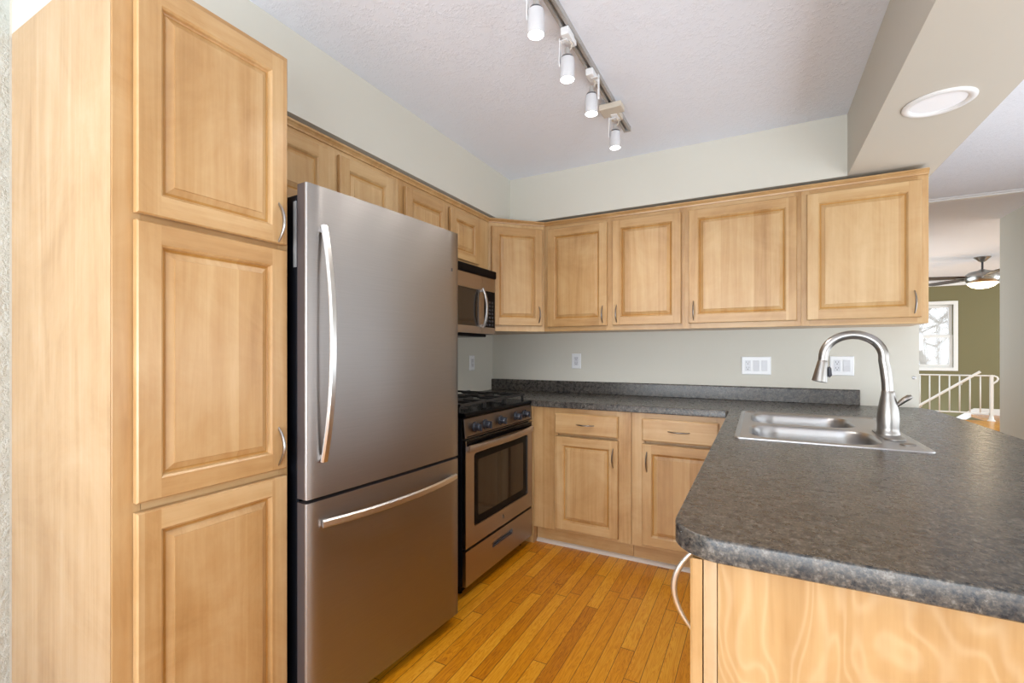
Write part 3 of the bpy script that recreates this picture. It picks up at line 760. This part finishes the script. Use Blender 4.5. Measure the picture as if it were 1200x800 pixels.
obj('post_foot', MB().lathe([(.055, 0), (.055, .012), (.035, .03), (.030, .07), (.026, .085), (.022, .09)], (W2(5.57), 0, 0), 20), 'white', rl)
hr = thing('handrail', 'white slanting stair handrail crossing in front of the balusters', 'handrail', (5.0, ry-.12, .5))
hm = MB().tube([(-.62, 0, -.40), (.385, 0, .375)], .022, 12, up=(0, 1, 0)); obj('rail', hm, 'white', hr)
for bx_ in (.145, -.41):
    bz = -.40+(bx_+.62)*.771
    obj('bracket', MB().tube([(bx_, 0, bz-.015), (bx_, .01, bz-.05), (bx_, .05, bz-.06), (bx_, .105, bz-.05)], .007, 8, up=(1, 0, 0)), 'white', hr)
tag(obj('stair_skirt_board', MB().prism_ax([(5.70, .005), (5.70, .12), (5.66, .12), (4.6, -.66), (4.6, -.80)], 8.975, 8.9995, 1), 'white'), 'white skirt board sloping down the green wall beside the stairs', 'skirt board')
# ceiling fan
fn = thing('ceiling_fan', 'ceiling fan with dark blades and lit glass bowl in the far room', 'ceiling fan', (4.862, 6.05, ZF))
obj('canopy', MB().lathe([(.095, -.0005), (.095, -.012), (.070, -.030), (.045, -.060), (.022, -.075), (.0005, -.076)], n=28), 'nickel', fn)
obj('downrod', MB().lathe([(.013, -.07), (.013, -.19)], n=14), 'slot', fn)
obj('motor', MB().lathe([(.03, -.185), (.06, -.200), (.15, -.225), (.190, -.260), (.196, -.290), (.192, -.330), (.175, -.372), (.155, -.385), (.0005, -.385)], n=40), 'nickel', fn)
obj('light_bowl', MB().lathe([(.165, -.3855), (.160, -.405), (.125, -.440), (.07, -.462), (.0005, -.470)], n=36), 'glow_warm', fn)
for i in range(5):
    a = R(193+72*i); bm_ = MB()
    r0, r1 = .21, .86
    pts = [(r0, -.050), (r0+.10, -.062), (r1-.12, -.075), (r1-.02, -.062), (r1, -.03), (r1, .03), (r1-.02, .062), (r1-.12, .075), (r0+.10, .062), (r0, .050)]
    th = R(11); up_ = [(x, y*math.cos(th), y*math.sin(th)-.300+.004) for x, y in pts]; dn = [(x, y, z-.008) for x, y, z in up_]
    bm_.loft([dn, up_], 0, False)
    bo = obj('blade', bm_, 'walnut', fn, rot=a)
    obj('blade_arm', MB().prism([(.17, -.02), (.30, -.035), (.33, 0), (.30, .035), (.17, .02)], -.3145, -.3125), 'nickel', fn, rot=a)
fl_ = bpy.data.lights.new('fan_lamp', 'POINT'); fl_.energy = 3; fl_.color = (1, .8, .55); fl_.shadow_soft_size = .1
lo = bpy.data.objects.new('fan_lamp', fl_); C.objects.link(lo); lo.parent = fn; lo.location = (0, 0, -.56)

# ------------------------------------------------------------------ outside the far window
t = NT('frosty_ground'); f = t.noise(t.co(), 1.5, 4, .6); M['yard'] = t.set(color=t.ramp(f, [(.4, (.30, .27, .18)), (.6, (.72, .72, .72))]), rough=.9)
struct('ground', box(-14, 30, 9.4, 60, -.8, -.6), 'yard')
M['bark'] = plain('frosted_bark', (.52, .47, .42), .9, 0, .3)
def tree(label, x, y, h, seed):
    rnd = random.Random(seed); m = MB()
    def grow(p, d, l, r, lev):
        segs = 3; q = Vector(p); P_ = [q.copy()]
        for i in range(segs):
            d = (d+Vector((rnd.uniform(-.2, .2), rnd.uniform(-.2, .2), rnd.uniform(-.05, .15)))).normalized(); q = q+d*l/segs; P_.append(q.copy())
        m.tube(P_, [r, r*.88, r*.76, r*.62], 5 if lev < 2 else 3)
        if lev >= 5: return
        for k in range(4 if lev else 6):
            s = P_[rnd.choice((1, 2, 3))]
            nd = (d*.7+Vector((rnd.uniform(-1, 1), rnd.uniform(-1, 1), rnd.uniform(-.2, .7)))).normalized()
            grow(s, nd, l*rnd.uniform(.5, .75), max(r*.5, .008), lev+1)
    grow((0, 0, 0), Vector((0, 0, 1)), h*.45, .11, 0)
    o = obj('bare_tree', m, 'bark', loc=(x, y, -.6)); tag(o, label, 'tree', 'bare frosted trees outside the far window')
tree('bare frosted tree nearest the far window', 6.3, 13.6, 6, 1)
tree('bare frosted tree farther out behind the nearest one', 8.4, 22.0, 7, 2)
tree('bare frosted tree standing farthest from the window', 10.5, 31.0, 8, 3)
